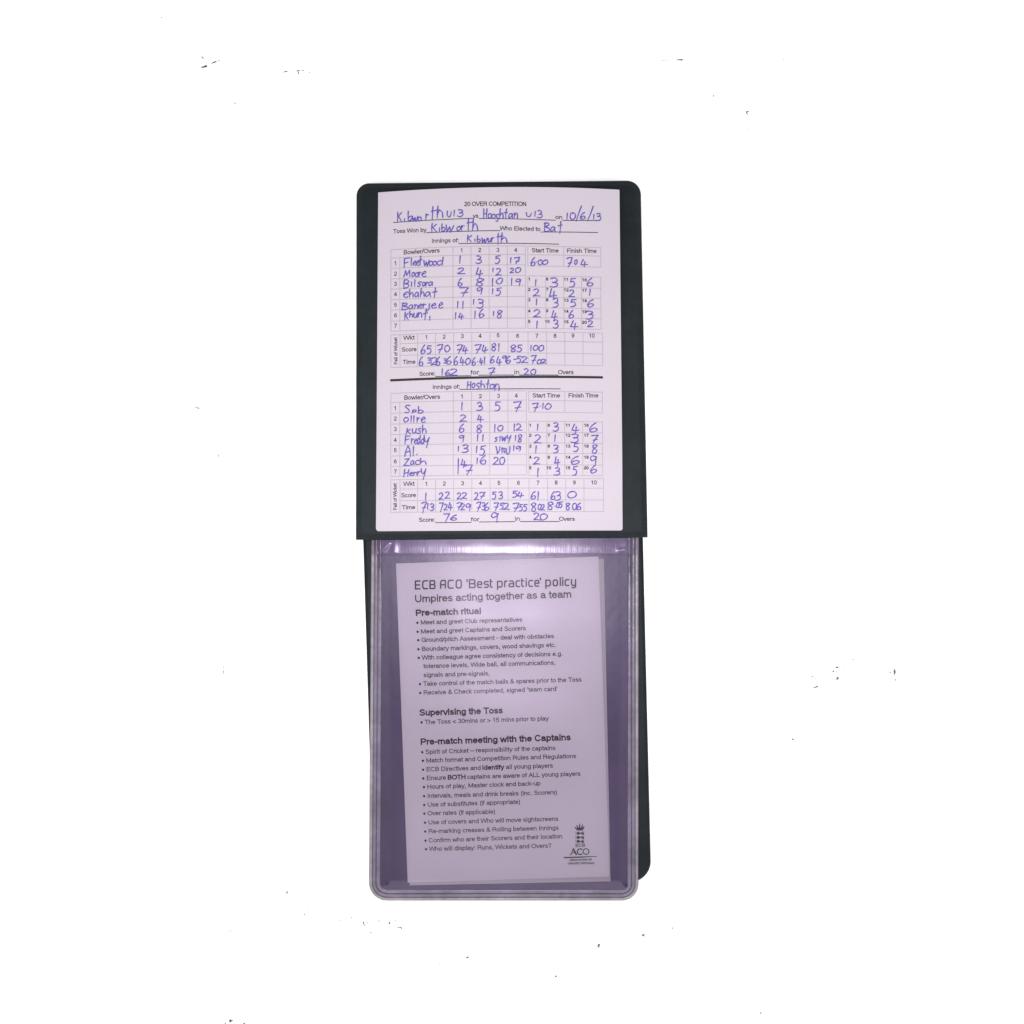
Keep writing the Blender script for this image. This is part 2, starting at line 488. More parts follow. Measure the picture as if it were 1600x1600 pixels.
# the stiff folded strip along the pocket's mouth, with creases at its two ends
def fold_z(x, y):
    z = 4.10 - 0.0009 * max(0, 858 - y) ** 2
    z += 0.02 * math.sin(x * 0.09) * math.sin(y * 0.2)
    z -= 0.9 * (1 - smooth(0, 10, min(x - 579, 1000 - x)))
    z -= 0.10 * smooth(864, 868, y)
    z += 0.15 * ridge(x, y, 618, 836, 616, 862, 4.5)
    z += 0.16 * ridge(x, y, 596, 861, 608, 848, 3.6)
    z += 0.40 * ridge(x, y, 578, 848, 586, 866, 3.0)
    z += 0.15 * ridge(x, y, 980, 836, 977, 858, 4.2)
    z += 0.14 * ridge(x, y, 968, 860, 984, 859, 3.4)
    return z
nx, ny = 420, 36
vv, ff = [], []
for j in range(ny + 1):
    for i in range(nx + 1):
        x = 579.5 + (996.5 - 579.5) * i / nx
        y = 835 + (868 - 835) * j / ny
        vv.append(P(x, y, fold_z(x, y) * MM))
for j in range(ny):
    for i in range(nx):
        a = j * (nx + 1) + i
        ff.append((a, a + nx + 1, a + nx + 2, a + 1))
mesh_obj('fold_strip', vv, ff, M_fold, pocket, smooth=True)

# ------------------------------------------------------------------ cards in the pocket
def slab(name, corners, z0, z1, mat, parent=None):
    v = [P(x, y, z0 * MM) for x, y in corners] + [P(x, y, z1 * MM) for x, y in corners]
    n = len(corners)
    f = [tuple(range(n)), tuple(range(2 * n - 1, n - 1, -1))]
    f += [(i, n + i, n + (i + 1) % n, (i + 1) % n) for i in range(n)]
    o = mesh_obj(name, v, f, mat, parent)
    bm = bmesh.new(); bm.from_mesh(o.data)
    bmesh.ops.recalc_face_normals(bm, faces=bm.faces)
    bm.to_mesh(o.data); bm.free()
    return o
rear = slab('blank_card', [(628, 884), (943.5, 873), (954, 1377), (640, 1383.3)], 2.66, 2.84, M_rear)
rear['label'] = 'blank card mostly hidden behind the policy card, edge showing at right and bottom'
rear['category'] = 'card'

policy = thing('policy_card', P(785, 1125, 2.9 * MM), "printed card headed ECB ACO 'Best practice' policy, inside the clear pocket", 'card')
slab('paper', [(618.7, 880.4), (935, 869.6), (952.5, 1369.5), (637, 1378.8)], 2.90, 3.12, M_card, policy)
pp = Marks(lambda x, y, d: P(x, y, 3.12 * MM + d))

# the heading in squarish strokes: cap height 1, each letter across its own width
def sq(ch):
    k = .22
    R = lambda x0, y0, x1, y1: [(x0 + k, y0), (x1 - k, y0), (x1, y0 + k * .8), (x1, y1 - k * .8), (x1 - k, y1), (x0 + k, y1), (x0, y1 - k * .8), (x0, y0 + k * .8), (x0 + k, y0)]
    h = .73
    return {
        'E': [[(1, 1), (0, 1), (0, 0), (1, 0)], [(0, .5), (.9, .5)]],
        'C': [[(1, 1), (k, 1), (0, 1 - k), (0, k), (k, 0), (1, 0)]],
        'B': [[(0, 0), (0, 1), (.8, 1), (.95, .88), (.95, .62), (.8, .5), (0, .5)], [(.8, .5), (1, .38), (1, .12), (.85, 0), (0, 0)]],
        'A': [[(0, 0), (0, 1 - k), (k, 1), (1, 1), (1, 0)], [(0, .45), (1, .45)]],
        'O': [R(0, 0, 1, 1)],
        'e': [[(.95, 0), (k, 0), (0, k * .8), (0, h - k * .8), (k, h), (1 - k, h), (1, h - k * .8), (1, .38), (0, .38)]],
        's': [[(1, h), (k, h), (0, h - .12), (0, .47), (k, .38), (1 - k, .38), (1, .28), (1, .12), (1 - k, 0), (0, 0)]],
        't': [[(.2, 1), (.2, .15), (.5, 0), (1, 0)], [(0, h), (1, h)]],
        'p': [[(0, -.3), (0, h), (1 - k, h), (1, h - k * .8), (1, k * .8), (1 - k, 0), (0, 0)]],
        'r': [[(0, 0), (0, h)], [(0, h - .15), (.4, h), (1, h)]],
        'a': [[(.1, h), (1 - k, h), (1, h - .15), (1, 0), (k, 0), (0, .1), (0, .3), (k, .4), (1, .4)]],
        'c': [[(1, h), (k, h), (0, h - k * .8), (0, k * .8), (k, 0), (1, 0)]],
        'i': [[(.5, 0), (.5, h)], [(.5, .92), (.5, 1.02)]],
        'o': [R(0, 0, 1, h)],
        'l': [[(.5, 0), (.5, 1.04)]],
        'y': [[(0, h), (0, k), (k, 0), (1, 0)], [(1, h), (1, -.18), (1 - k, -.3), (.1, -.3)]],
        "'": [[(.6, 1.05), (.4, .8)]],
    }[ch]
HEAD = [('E', 668, 720), ('C', 738, 792), ('B', 808, 862), ('A', 910, 962), ('C', 982, 1037), ('O', 1060, 1115), ("'", 1161, 1174), ('B', 1188, 1248),
        ('e', 1265, 1312), ('s', 1330, 1375), ('t', 1385, 1412), ('p', 1457, 1508), ('r', 1526, 1556), ('a', 1568, 1618), ('c', 1636, 1678), ('t', 1686, 1716),
        ('i', 1732, 1740), ('c', 1757, 1802), ('e', 1816, 1862), ("'", 1867, 1878), ('p', 1922, 1972), ('o', 1992, 2040), ('l', 2060, 2068), ('i', 2083, 2091), ('c', 2107, 2150), ('y', 2168, 2214)]
for ch, a, b in HEAD:
    xa, xb = 540 + (a + 4) / 6.154, 540 + (b - 3) / 6.154
    for st in sq(ch):
        pts = []
        for u, v in st:
            x = xa + (xb - xa) * u
            pts.append((x, 920.2 - 0.0227 * (x - 648) - v * 12.2 ))
        for i in range(len(pts) - 1): pp.ribbon(pts[i:i + 2], 2.1)

T = [("Umpires acting together as a team", 648.9, 941.0, 892.4, 933.4, 10.8, 0),
     ("Pre-match ritual", 650.2, 962, 751.7, 958.8, 9.0, 1),
     ("Meet and greet Club representatives", 657.8, 975.7, 815.7, 971.2, 6.6, 2),
     ("Meet and greet Captains and Scorers", 658.1, 989.9, 821.4, 984.7, 6.6, 2),
     ("Ground/pitch Assessment - deal with obstacles", 659.1, 1003, 865.3, 996.9, 6.6, 2),
     ("Boundary markings, covers, wood shavings etc.", 659.4, 1017.2, 868.6, 1010.7, 6.6, 2),
     ("With colleague agree consistency of decisions e.g.", 660, 1030.7, 879, 1024.5, 6.6, 2),
     ("tolerance levels, Wide ball, all communications,", 662.2, 1044, 867.7, 1038.3, 6.6, 0),
     ("signals and pre-signals,", 662.2, 1057.8, 765, 1055.2, 6.6, 0),
     ("Take control of the match balls & spares prior to the Toss", 661.9, 1071.6, 908.4, 1064.8, 6.6, 2),
     ("Receive & Check completed, signed ‘team card’", 662.2, 1085.4, 871, 1079.4, 6.6, 2),
     ("Supervising the Toss", 656.2, 1117.9, 785.7, 1114.2, 9.0, 1),
     ("The Toss < 30mins or > 15 mins prior to play", 664.3, 1131.4, 856.9, 1125.6, 6.6, 2),
     ("Pre-match meeting with the Captains", 657.8, 1163.4, 892.4, 1156.1, 9.0, 1),
     ("Spirit of Cricket – responsibility of the captains", 665.4, 1178.1, 867.7, 1171.6, 6.6, 2),
     ("Match format and Competition Rules and Regulations", 666.4, 1191.4, 899.9, 1184.3, 6.6, 2),
     ("ECB Directives and", 666.7, 1205.3, 750.8, 1202.8, 6.6, 2),
     ("Identify", 753.9, 1202.7, 787.2, 1201.6, 6.8, 1),
     ("all young players", 791, 1201.5, 863.7, 1199.3, 6.6, 0),
     ("Ensure", 667, 1219, 696.5, 1218.1, 6.6, 2),
     ("BOTH", 700, 1218, 727.4, 1217.2, 6.8, 1),
     ("captains are aware of ALL young players", 730.5, 1217.1, 906.7, 1211.9, 6.6, 0),
     ("Hours of play, Master clock and back-up", 668, 1232.6, 844.2, 1226.9, 6.6, 2),
     ("Intervals, meals and drink breaks (inc. Scorers)", 668.2, 1246.7, 870.5, 1241, 6.6, 2),
     ("Use of substitutes (if appropriate)", 668.4, 1260.5, 813, 1255.8, 6.6, 2),
     ("Over rates (if applicable)", 668.7, 1274, 774, 1271.2, 6.6, 2),
     ("Use of covers and Who will move sightscreens", 669.7, 1288.1, 872, 1282.4, 6.6, 2),
     ("Re-marking creases & Rolling between Innings", 670, 1302, 872.6, 1296.4, 6.6, 2),
     ("Confirm who are their Scorers and their location", 670.5, 1316.3, 878.3, 1309.7, 6.6, 2),
     ("Who will display: Runs, Wickets and Overs?", 671.3, 1329.6, 861.3, 1324.4, 6.6, 2)]
for s, x0, y0, x1, y1, cap, k in T:
    write(pp, s, x0, y0, x1, y1, cap, k == 1)
    if k == 2: pp.dot(x0 - 5.6, y0 - 2.7, 1.9)
pp.build('printed_lettering', M_print, policy)

# crowned emblem: crown, three rows of crouching beasts, letters below
em = Marks(lambda x, y, d: P(x, y, 3.12 * MM + d))
def E(pts): return [(880 + x / 22.86, 1285 + y / 22.86) for x, y in pts]
em.poly(E([(480, 290), (705, 290), (715, 225), (470, 225)]))
for xb, xt, yt in ((475, 420, 160), (530, 490, 105), (592, 588, 60), (655, 690, 90), (705, 750, 140)):
    em.poly(E([(xb - 38, 232), (xb + 38, 232), (xt + 14, yt), (xt - 14, yt)]))
for cx_, cy_ in ((588, 62), (490, 108), (692, 92)): em.dot(*E([(cx_, cy_)])[0], 0.9)
for yr in (385, 532, 675):
    em.poly(E([(480, yr - 10), (520, yr - 60), (565, yr - 50), (580, yr - 15), (660, yr - 30), (735, yr - 25), (750, yr + 40), (700, yr + 30), (640, yr + 10), (560, yr + 45), (500, yr + 40)]))
    em.ribbon(E([(450, yr - 55), (462, yr + 40)]), 0.9)
    em.ribbon(E([(500, yr + 48), (560, yr + 40)]), 1.0)
    em.ribbon(E([(640, yr + 42), (745, yr + 40)]), 1.0)
    em.ribbon(E([(690, yr - 40), (740, yr - 58)]), 0.8)
def elt(body, x0, y0, x1, y1, cap, bold=False):
    (a, b), (c, d) = E([(x0, y0), (x1, y1)])
    write(em, body, a, b, c, d, cap, bold, wt=0.75 if cap < 4 else 1.0)
elt('ECB', 448, 872, 772, 862, 4.6)
for k in (0,):
    em.ribbon(E([(250, 1160), (300, 1110), (355, 945), (375, 945)]), 1.5)
    em.ribbon(E([(360, 945), (470, 1150)]), 2.5)
    em.ribbon(E([(310, 1085), (425, 1080)]), 1.2)
    arc = lambda cx_, cy_, rx, ry, a0, a1: E([(cx_ + rx * math.cos(math.radians(a0 + (a1 - a0) * i / 18)), cy_ + ry * math.sin(math.radians(a0 + (a1 - a0) * i / 18))) for i in range(19)])
    em.ribbon(arc(610, 1045, 105, 100, -50, -310), 1.8)
    em.ribbon(arc(815, 1040, 105, 100, 0, 360), 1.5)
em.ribbon(E([(40, 1258), (600, 1240), (1210, 1215)]), [2.2, 1.9, 0.8])
elt('ASSOCIATION OF', 240, 1372, 1020, 1355, 2.5)
elt('CRICKET OFFICIALS', 175, 1502, 1105, 1485, 2.9)
em.build('emblem', M_print, policy)

# ------------------------------------------------------------------ the scorecard
Z0 = 6.70 * MM
def lift(x, y):
    t = min(1, max(0, (x - 588) / 384.0))
    h = 0.0396 * t * (1 - t) + 0.0048 * t
    return h * (1 - 0.75 * smooth(690, 829, y)) * (D - Z0)
def SC(x, y, d=0.0):                              # place on the card (as if it lay flat) -> scene
    p = P(x, y, Z0)
    p.z = Z0 + lift(x, y) + d
    return p
def FL(px, py):                                   # photo pixel -> place on the card
    x, y = px, py
    for _ in range(4):
        k = (D - Z0 - lift(x, y)) / (D - Z0)
        x, y = CX + (px - CX) * k, CY + (py - CY) * k
    return x, y

score = thing('scorecard', P(780, 560, Z0), 'white cricket scorecard headed 20 OVER COMPETITION, filled in with blue ink', 'scorecard')
nx, ny = 192, 90
top, bot = [], []
for j in range(ny + 1):
    v = j / ny
    for i in range(nx + 1):
        u = i / nx
        y_t = 301 - 1.1 * u
        y_b = 830 - 1.0 * u
        wpx = 382.0
        e = min(u, 1 - u) * wpx
        r = 4.0 if u < .5 else 2.5
        if e < r: y_b -= r - math.sqrt(max(0, r * r - (r - e) ** 2))
        y = y_t + (y_b - y_t) * v
        xl = 591 - 3.6 * v; xr = 967 + 5.6 * v
        x = xl + (xr - xl) * u
        top.append(SC(x, y)); bot.append(SC(x, y, -0.25 * MM) if True else None)
nv = len(top)
vv = top + bot
ff = []
row = nx + 1
for j in range(ny):
    for i in range(nx):
        a = j * row + i
        ff.append((a, a + row, a + row + 1, a + 1))
        ff.append((nv + a, nv + a + 1, nv + a + row + 1, nv + a + row))
for i in range(nx):
    ff.append((i, i + 1, nv + i + 1, nv + i))
    a = ny * row + i
    ff.append((a, nv + a, nv + a + 1, a + 1))
for j in range(ny):
    a = j * row
    ff.append((a, nv + a, nv + a + row, a + row))
    a = j * row + nx
    ff.append((a, a + row, nv + a + row, nv + a))
paper = mesh_obj('paper', vv, ff, M_paper, score, smooth=False)

flat = lambda x, y, d: SC(x, y, d)
pr = Marks(flat)      # black print
ru = Marks(flat)      # faint table rules
def pt(body, x0, y0, x1, y1, cap=6.2, bold=False):
    a = FL(x0, y0); b = FL(x1, y1)
    write(pr, body, a[0], a[1], b[0], b[1], cap, bold)
def pc(body, xc, yb, cap=6.0, sx=1.0, bold=False):
    a = FL(xc, yb)
    write_c(pr, body, a[0], a[1], cap, bold, sx)
def ul(x0, y0, x1, y1, wd=1.15):
    a = FL(x0, y0); b = FL(x1, y1)
    pr.line(*a, *b, wd)
def rl(x0, y0, x1, y1, wd=0.85):
    a = FL(x0, y0); b = FL(x1, y1)
    ru.line(*a, *b, wd)
def flat_y(y780, x):                               # y seen near x=780 -> y seen at x on the same ruled line
    fx, fy = FL(780, y780)
    gx, _ = FL(x, y780)
    fy -= 0.0028 * (gx - fx)
    k = (D - Z0) / (D - Z0 - lift(gx, fy))
    return CY + (fy - CY) * k
def hrow(y, x0, x1): rl(x0, flat_y(y, x0), x1, flat_y(y, x1))
def vcol(x, y0, y1): rl(x, flat_y(y0, x), x + 0.004 * (y1 - y0) * (1 if x > 800 else 0), flat_y(y1, x))

pt('20 OVER COMPETITION', 726, 322, 822, 322, 6.5)
pt('vs', 739.5, 340.4, 747.3, 340.4, 6.3); pt('on', 868.2, 342.3, 878.5, 342.5, 6.3)
ul(614.8, 347.7, 738.8, 341.2); ul(748.5, 341.3, 867.5, 344.2); ul(879, 344.5, 935, 344.8)
pt('Toss Won by', 614.8, 364.6, 665.7, 362.2); ul(666, 363.6, 781, 360.3)
pt('Who Elected to', 781.6, 359.7, 844, 361); ul(845, 362.6, 934, 363.4)
pt('Innings of:', 674.9, 379.4, 716.8, 378.4); ul(717, 380.6, 873, 381.6)

def block(rows_l, rows_g, rows_w, dx, sect):
    L, R = 610.7, 820.8 + dx
    cl = [(L, 0), (624.7, 1), (707.8 + dx * .3, 0), (736 + dx * .4, 0), (764.2 + dx * .5, 0), (792.7 + dx * .6, 0), (R, 0)]
    for y in rows_l: hrow(y, L, R)
    for x, k in cl: vcol(x, rows_l[k], rows_l[-1])
    G = [824.6 + dx, 852.7 + dx, 880.8 + dx, 908.8 + dx, 938.7 + dx * 1.6]
    for y in rows_l[:2] + [rows_l[2] + 1.2]: hrow(y + 0.6, G[0], G[4])
    for x in (G[0], G[2], G[4]): vcol(x, rows_l[0], rows_l[2] + 1)
    for y in rows_g: hrow(y, G[0], G[4] + 1)
    for x in G: vcol(x, rows_g[0], rows_g[-1])
    Wc = [(L, 0), (625, 0), (652.5, 0), (680.5, 0), (708.7, 0), (737.2, 0), (765.7, 0), (793.8, 0), (825 + dx, 0), (854 + dx, 0), (882.4 + dx, 0), (910.8 + dx, 0), (941.5 + dx, 0)]
    for k, y in enumerate(rows_w): hrow(y, L if k in (0, 3) else 625, Wc[-1][0])
    for x, k in Wc: vcol(x, rows_w[0], rows_w[-1])
block([384.3, 397.6, 413.9, 430.6, 446.7, 463.4, 479.7, 497.2, 513], [431.3, 448.6, 464.6, 481.1, 496.6, 513.3], [518.9, 533.2, 551.8, 570.3], 0.0, 0)
block([611, 625.4, 642.4, 659.5, 676, 693, 710, 726.6, 742.4], [658.4, 675.5, 692.2, 708.6, 726.4, 743.2], [747.8, 762.8, 781.4, 799.6], 1.6, 1)

A_ = lambda x, y: (540 + x / 6.154, 270 + y / 6.154)
B_ = lambda x, y: (780 + x / 6.154, 270 + y / 6.154)
C_ = lambda x, y: (540 + x / 6.154, 500 + y / 6.154)
D_ = lambda x, y: (780 + x / 6.154, 500 + y / 6.154)
E_ = lambda x, y: (540 + x / 6.154, 730 + y / 6.154)
F_ = lambda x, y: (780 + x / 6.154, 730 + y / 6.154)
def nums(Tl, items, cap=6.0, bold=False, sx=1.0):
    for s, x, y in items:
        q = Tl(x, y)
        pc(s, q[0], q[1] + cap / 2, cap, sx, bold)
pt('Bowler/Overs', 631, 397.6, 686.7, 394.4, 6.4)
nums(A_, [('1', 1117, 745), ('2', 1290, 742), ('3', 1465, 742)]); nums(B_, [('4', 160, 742)])
pt('Start Time', 831.2, 394.2, 872.6, 394.6, 6.2); pt('Finish Time', 886, 394.8, 932, 395.2, 6.2)
nums(A_, [(str(i + 1), 480, y) for i, y in enumerate((870, 970, 1068, 1167, 1270, 1370, 1470))])
for k, (x, ys) in enumerate(((290, 0), (462, 0), (645, 4), (820, 8))):
    nums(B_, [(str(5 * k + i + 1), x, y + ys) for i, y in enumerate((1022, 1122, 1222, 1328, 1430))], 4.3, True, 1.1)
nums(C_, [('1', 778, 165), ('2', 948, 160), ('3', 1122, 155), ('4', 1293, 152), ('5', 1467, 148)])
nums(D_, [('6', 177, 152), ('7', 362, 152), ('8', 537, 152), ('9', 710, 150), ('10', 890, 150)])
pt('Wkt', 631, 531, 647.2, 530.4); pt('Score', 628, 549.4, 650.5, 548.6); pt('Time', 629.9, 568.8, 648.9, 568.2)
pt('Score:', 655.7, 587.4, 680, 586.4); ul(680.5, 588.4, 735.8, 587.1); pt('for', 735.9, 585, 747.7, 584.8); ul(748, 586.3, 803.2, 586)
pt('in', 803.8, 584.6, 811.2, 584.6); ul(811.7, 586.1, 872.4, 586.1); pt('Overs', 872.6, 584.6, 895.9, 584.6)
ul(610.7, 594.3, 941, 589.7, 3.6)
pt('Innings of:', 676.2, 607.8, 718.4, 607); ul(718.8, 608.6, 875.5, 607.7)
pt('Bowler/Overs', 631.8, 624.5, 687.4, 623, 6.4)
nums(C_, [('1', 1120, 735), ('2', 1297, 733), ('3', 1470, 730)]); nums(D_, [('4', 165, 727)])
pt('Start Time', 832.5, 621, 874.7, 621, 6.2); pt('Finish Time', 888.5, 621, 934.7, 621, 6.2)
nums(C_, [(str(i + 1), 478, y) for i, y in enumerate((848, 948, 1050, 1153, 1252, 1360, 1457))])
for k, x in enumerate((300, 477, 662, 838)):
    nums(D_, [(str(5 * k + i + 1), x, y) for i, y in enumerate((1012, 1108, 1213, 1320, 1422))], 4.3, True, 1.1)
nums(E_, [('1', 778, 160), ('2', 950, 157), ('3', 1125, 155), ('4', 1298, 152), ('5', 1475, 152)])
nums(F_, [('6', 185, 150), ('7', 373, 150), ('8', 548, 148), ('9', 723, 148), ('10', 910, 147)])
pt('Wkt', 631, 759.2, 647.2, 758.8); pt('Score', 627.3, 777.1, 649.7, 776.6); pt('Time', 628.6, 795.8, 648.5, 795.4)
pt('Fall of Wicket', 620.9, 569, 620.6, 527.6, 5.2); pt('Fall of Wicket', 619.9, 796.6, 619.6, 755.7, 5.2)
pt('Score:', 654.9, 815.4, 679.7, 815); ul(680.5, 816.7, 736.3, 816.2); pt('for', 736.4, 814.5, 748.3, 814.4); ul(748.8, 815.6, 804.4, 815.1)
pt('in', 804.8, 813.5, 812.5, 813.5); ul(813, 815, 874, 814.9); pt('Overs', 874, 813.8, 897.8, 813.8)
ru.build('table_rules', M_rule, score)
pr.build('printed_lettering', M_print, score)

# ---- handwriting: pen strokes in a 0..1 box, y up
G = {
 '0': [[(.55, 1), (.15, .8), (.02, .4), (.3, .02), (.75, .08), (1, .5), (.85, .9), (.5, .97)]],
 '1': [[(.6, 1), (.5, .5), (.45, 0)]],
 '2': [[(.02, .82), (.35, 1), (.72, .85), (.6, .5), (.05, .05), (.1, .02)], [(.05, .04), (.5, .06), (1, .0)]],
 '3': [[(.1, .92), (.5, 1), (.85, .85), (.7, .62), (.35, .52)], [(.35, .53), (.85, .48), (.95, .2), (.5, 0), (.02, .08)]],
 '4': [[(.3, 1), (.12, .55), (.05, .38)], [(.05, .38), (.5, .36), (1, .42)], [(.62, .75), (.56, .4), (.55, 0)]],
 '5': [[(.2, .95), (.16, .62)], [(.16, .62), (.6, .65), (.85, .35), (.55, .03), (.02, .05)], [(.2, .96), (.95, 1)]],
 '6': [[(.8, 1), (.35, .75), (.06, .3), (.3, .02), (.8, .08), (.95, .32), (.6, .48), (.15, .28)]],
 '7': [[(.02, .93), (.5, .98), (.95, 1)], [(.95, 1), (.65, .5), (.35, 0)], [(.25, .42), (.95, .5)]],
 'seven': [[(.02, .93), (.5, .98), (.95, 1)], [(.95, 1), (.65, .5), (.35, 0)]],
 '8': [[(.9, .85), (.5, 1), (.1, .8), (.4, .55), (.85, .3), (.6, .02), (.15, .15), (.4, .5), (.85, .75), (.85, .9)]],
 '9': [[(.9, .85), (.45, 1), (.05, .75), (.35, .52), (.85, .75), (.92, .9)], [(.92, .9), (.88, .45), (.82, 0)]],
 '.': [[(.4, .4), (.6, .5)]], '-': [[(0, .5), (1, .55)]], '/': [[(1, 1), (.5, .5), (0, 0)]],
 'K': [[(.1, 1), (.1, .5), (.12, 0)], [(.85, .9), (.12, .5)], [(.3, .55), (.95, .05)]],
 'i': [[(.5, 1), (.5, 0)]], 'l': [[(.55, 1), (.5, .5), (.48, 0)]],
 'b': [[(.08, 1), (.05, .5), (.08, .02)], [(.08, .3), (.5, .5), (.95, .3), (.6, .02), (.1, .05)]],
 'w': [[(.02, 1), (.12, .3), (.22, .02), (.45, .6), (.5, .7), (.62, .1), (.72, .02), (.95, .95)]],
 'o': [[(.6, 1), (.1, .75), (.1, .2), (.5, .0), (.95, .35), (.85, .85), (.5, .97)]],
 'r': [[(.1, 1), (.12, .5), (.14, 0)], [(.14, .55), (.5, .95), (.95, .9)]],
 't': [[(.6, 1), (.5, .5), (.45, .0)], [(.0, .55), (1, .62)]],
 'T': [[(.5, 1), (.45, .5), (.42, .0)], [(.0, .62), (2.4, .72)]],
 'h': [[(.08, 1), (.06, .5), (.08, .0)], [(.08, .3), (.45, .58), (.8, .45), (.92, 0)]],
 'u': [[(.03, 1), (.1, .25), (.4, .02), (.75, .3), (.9, .95)], [(.9, .95), (.92, .4), (1, 0)]],
 'U': [[(.03, 1), (.08, .3), (.45, .0), (.85, .25), (1, .95)]],
 'F': [[(.1, .95), (.1, .5), (.05, 0)], [(.05, .92), (1, 1)], [(.1, .52), (.75, .6)]],
 'e': [[(.05, .5), (.5, .55), (.9, .7), (.6, 1), (.15, .7), (.1, .25), (.5, 0), (1, .18)]],
 'd': [[(.75, .5), (.35, .6), (.05, .25), (.35, 0), (.8, .25)], [(.9, 1), (.85, .5), (.85, .0)]],
 'M': [[(.05, 0), (.1, .5), (.18, .95)], [(.18, .95), (.45, .2)], [(.45, .2), (.8, 1)], [(.8, 1), (.85, .5), (.95, .05)]],
 'B': [[(.15, 1), (.1, .5), (.08, 0)], [(.05, .95), (.6, 1), (.85, .8), (.25, .55)], [(.25, .55), (.9, .4), (.85, .1), (.05, .02)]],
 's': [[(.9, .9), (.4, 1), (.15, .72), (.7, .4), (.6, .05), (.05, .05)]],
 'a': [[(.8, .85), (.35, 1), (.05, .45), (.3, .02), (.75, .5), (.8, .85)], [(.82, .9), (.85, .3), (1, .0)]],
 'C': [[(.95, .85), (.55, 1), (.1, .6), (.15, .15), (.6, .0), (1, .2)], [(.15, .5), (.7, .6)]],
 'c': [[(.95, .85), (.45, 1), (.08, .5), (.35, .02), (1, .15)]],
 'n': [[(.08, 1), (.1, .5), (.1, 0)], [(.1, .55), (.5, 1), (.85, .7), (.92, 0)]],
 'j': [[(.8, 1), (.75, .3), (.35, 0), (.0, .12)]],
 'k': [[(.15, 1), (.12, .5), (.1, 0)], [(.8, .85), (.12, .42)], [(.3, .5), (.95, .05)]],
 'H': [[(.1, 1), (.08, .5), (.05, 0)], [(.85, .95), (.8, .5), (.8, .05)], [(.08, .48), (.82, .55)]],
 'S': [[(.95, .9), (.45, 1), (.08, .75), (.75, .4), (.7, .05), (.02, .08)]],
 'p': [[(.1, .9), (.12, .4), (.08, 0)], [(.1, .75), (.6, 1), (.95, .7), (.5, .4), (.12, .5)]],
 'y': [[(.05, 1), (.15, .62), (.5, .6), (.8, .8)], [(.95, 1), (.7, .45), (.5, 0)]],
 'A': [[(.0, 0), (.25, .6), (.4, 1)], [(.4, 1), (.8, .5), (.95, 0)], [(.12, .35), (.8, .42)]],
 'Z': [[(.1, .95), (.9, 1)], [(.9, 1), (.4, .45), (.02, .05)], [(.02, .05), (1, 0)]],
 'V': [[(.05, 1), (.2, .4), (.35, .02)], [(.35, .02), (.65, .5), (.75, 1)]],
}
def curve(pts, n=4):
    if len(pts) < 3: return pts
    out = []
    q = [pts[0]] + list(pts) + [pts[-1]]
    for i in range(1, len(q) - 2):
        p0, p1, p2, p3 = q[i - 1:i + 3]
        for k in range(n):
            t = k / n
            out.append(tuple(0.5 * ((2 * p1[c]) + (-p0[c] + p2[c]) * t + (2 * p0[c] - 5 * p1[c] + 4 * p2[c] - p3[c]) * t * t + (-p0[c] + 3 * p1[c] - 3 * p2[c] + p3[c]) * t ** 3) for c in (0, 1)))
    out.append(pts[-1])
    return out
hw = Marks(lambda x, y, d: SC(*FL(x, y), d + 0.05 * MM))
def pen(Tl, items):
    for it in items:
        ch, x0, y0, x1, y1 = it
        for st in G[ch]:
            jit = [(u + 0.10 * (v - .5) + random.uniform(-.06, .06), v + random.uniform(-.05, .05)) for u, v in st]
            pts = [Tl(x0 + (x1 - x0) * u, y1 - (y1 - y0) * v) for u, v in curve(jit)]
            n = len(pts)
            wd = [1.70 + 0.30 * math.sin(i * 0.7 + random.random()) for i in range(n)]
            wd[-1] *= 0.75
            hw.ribbon(pts, wd)
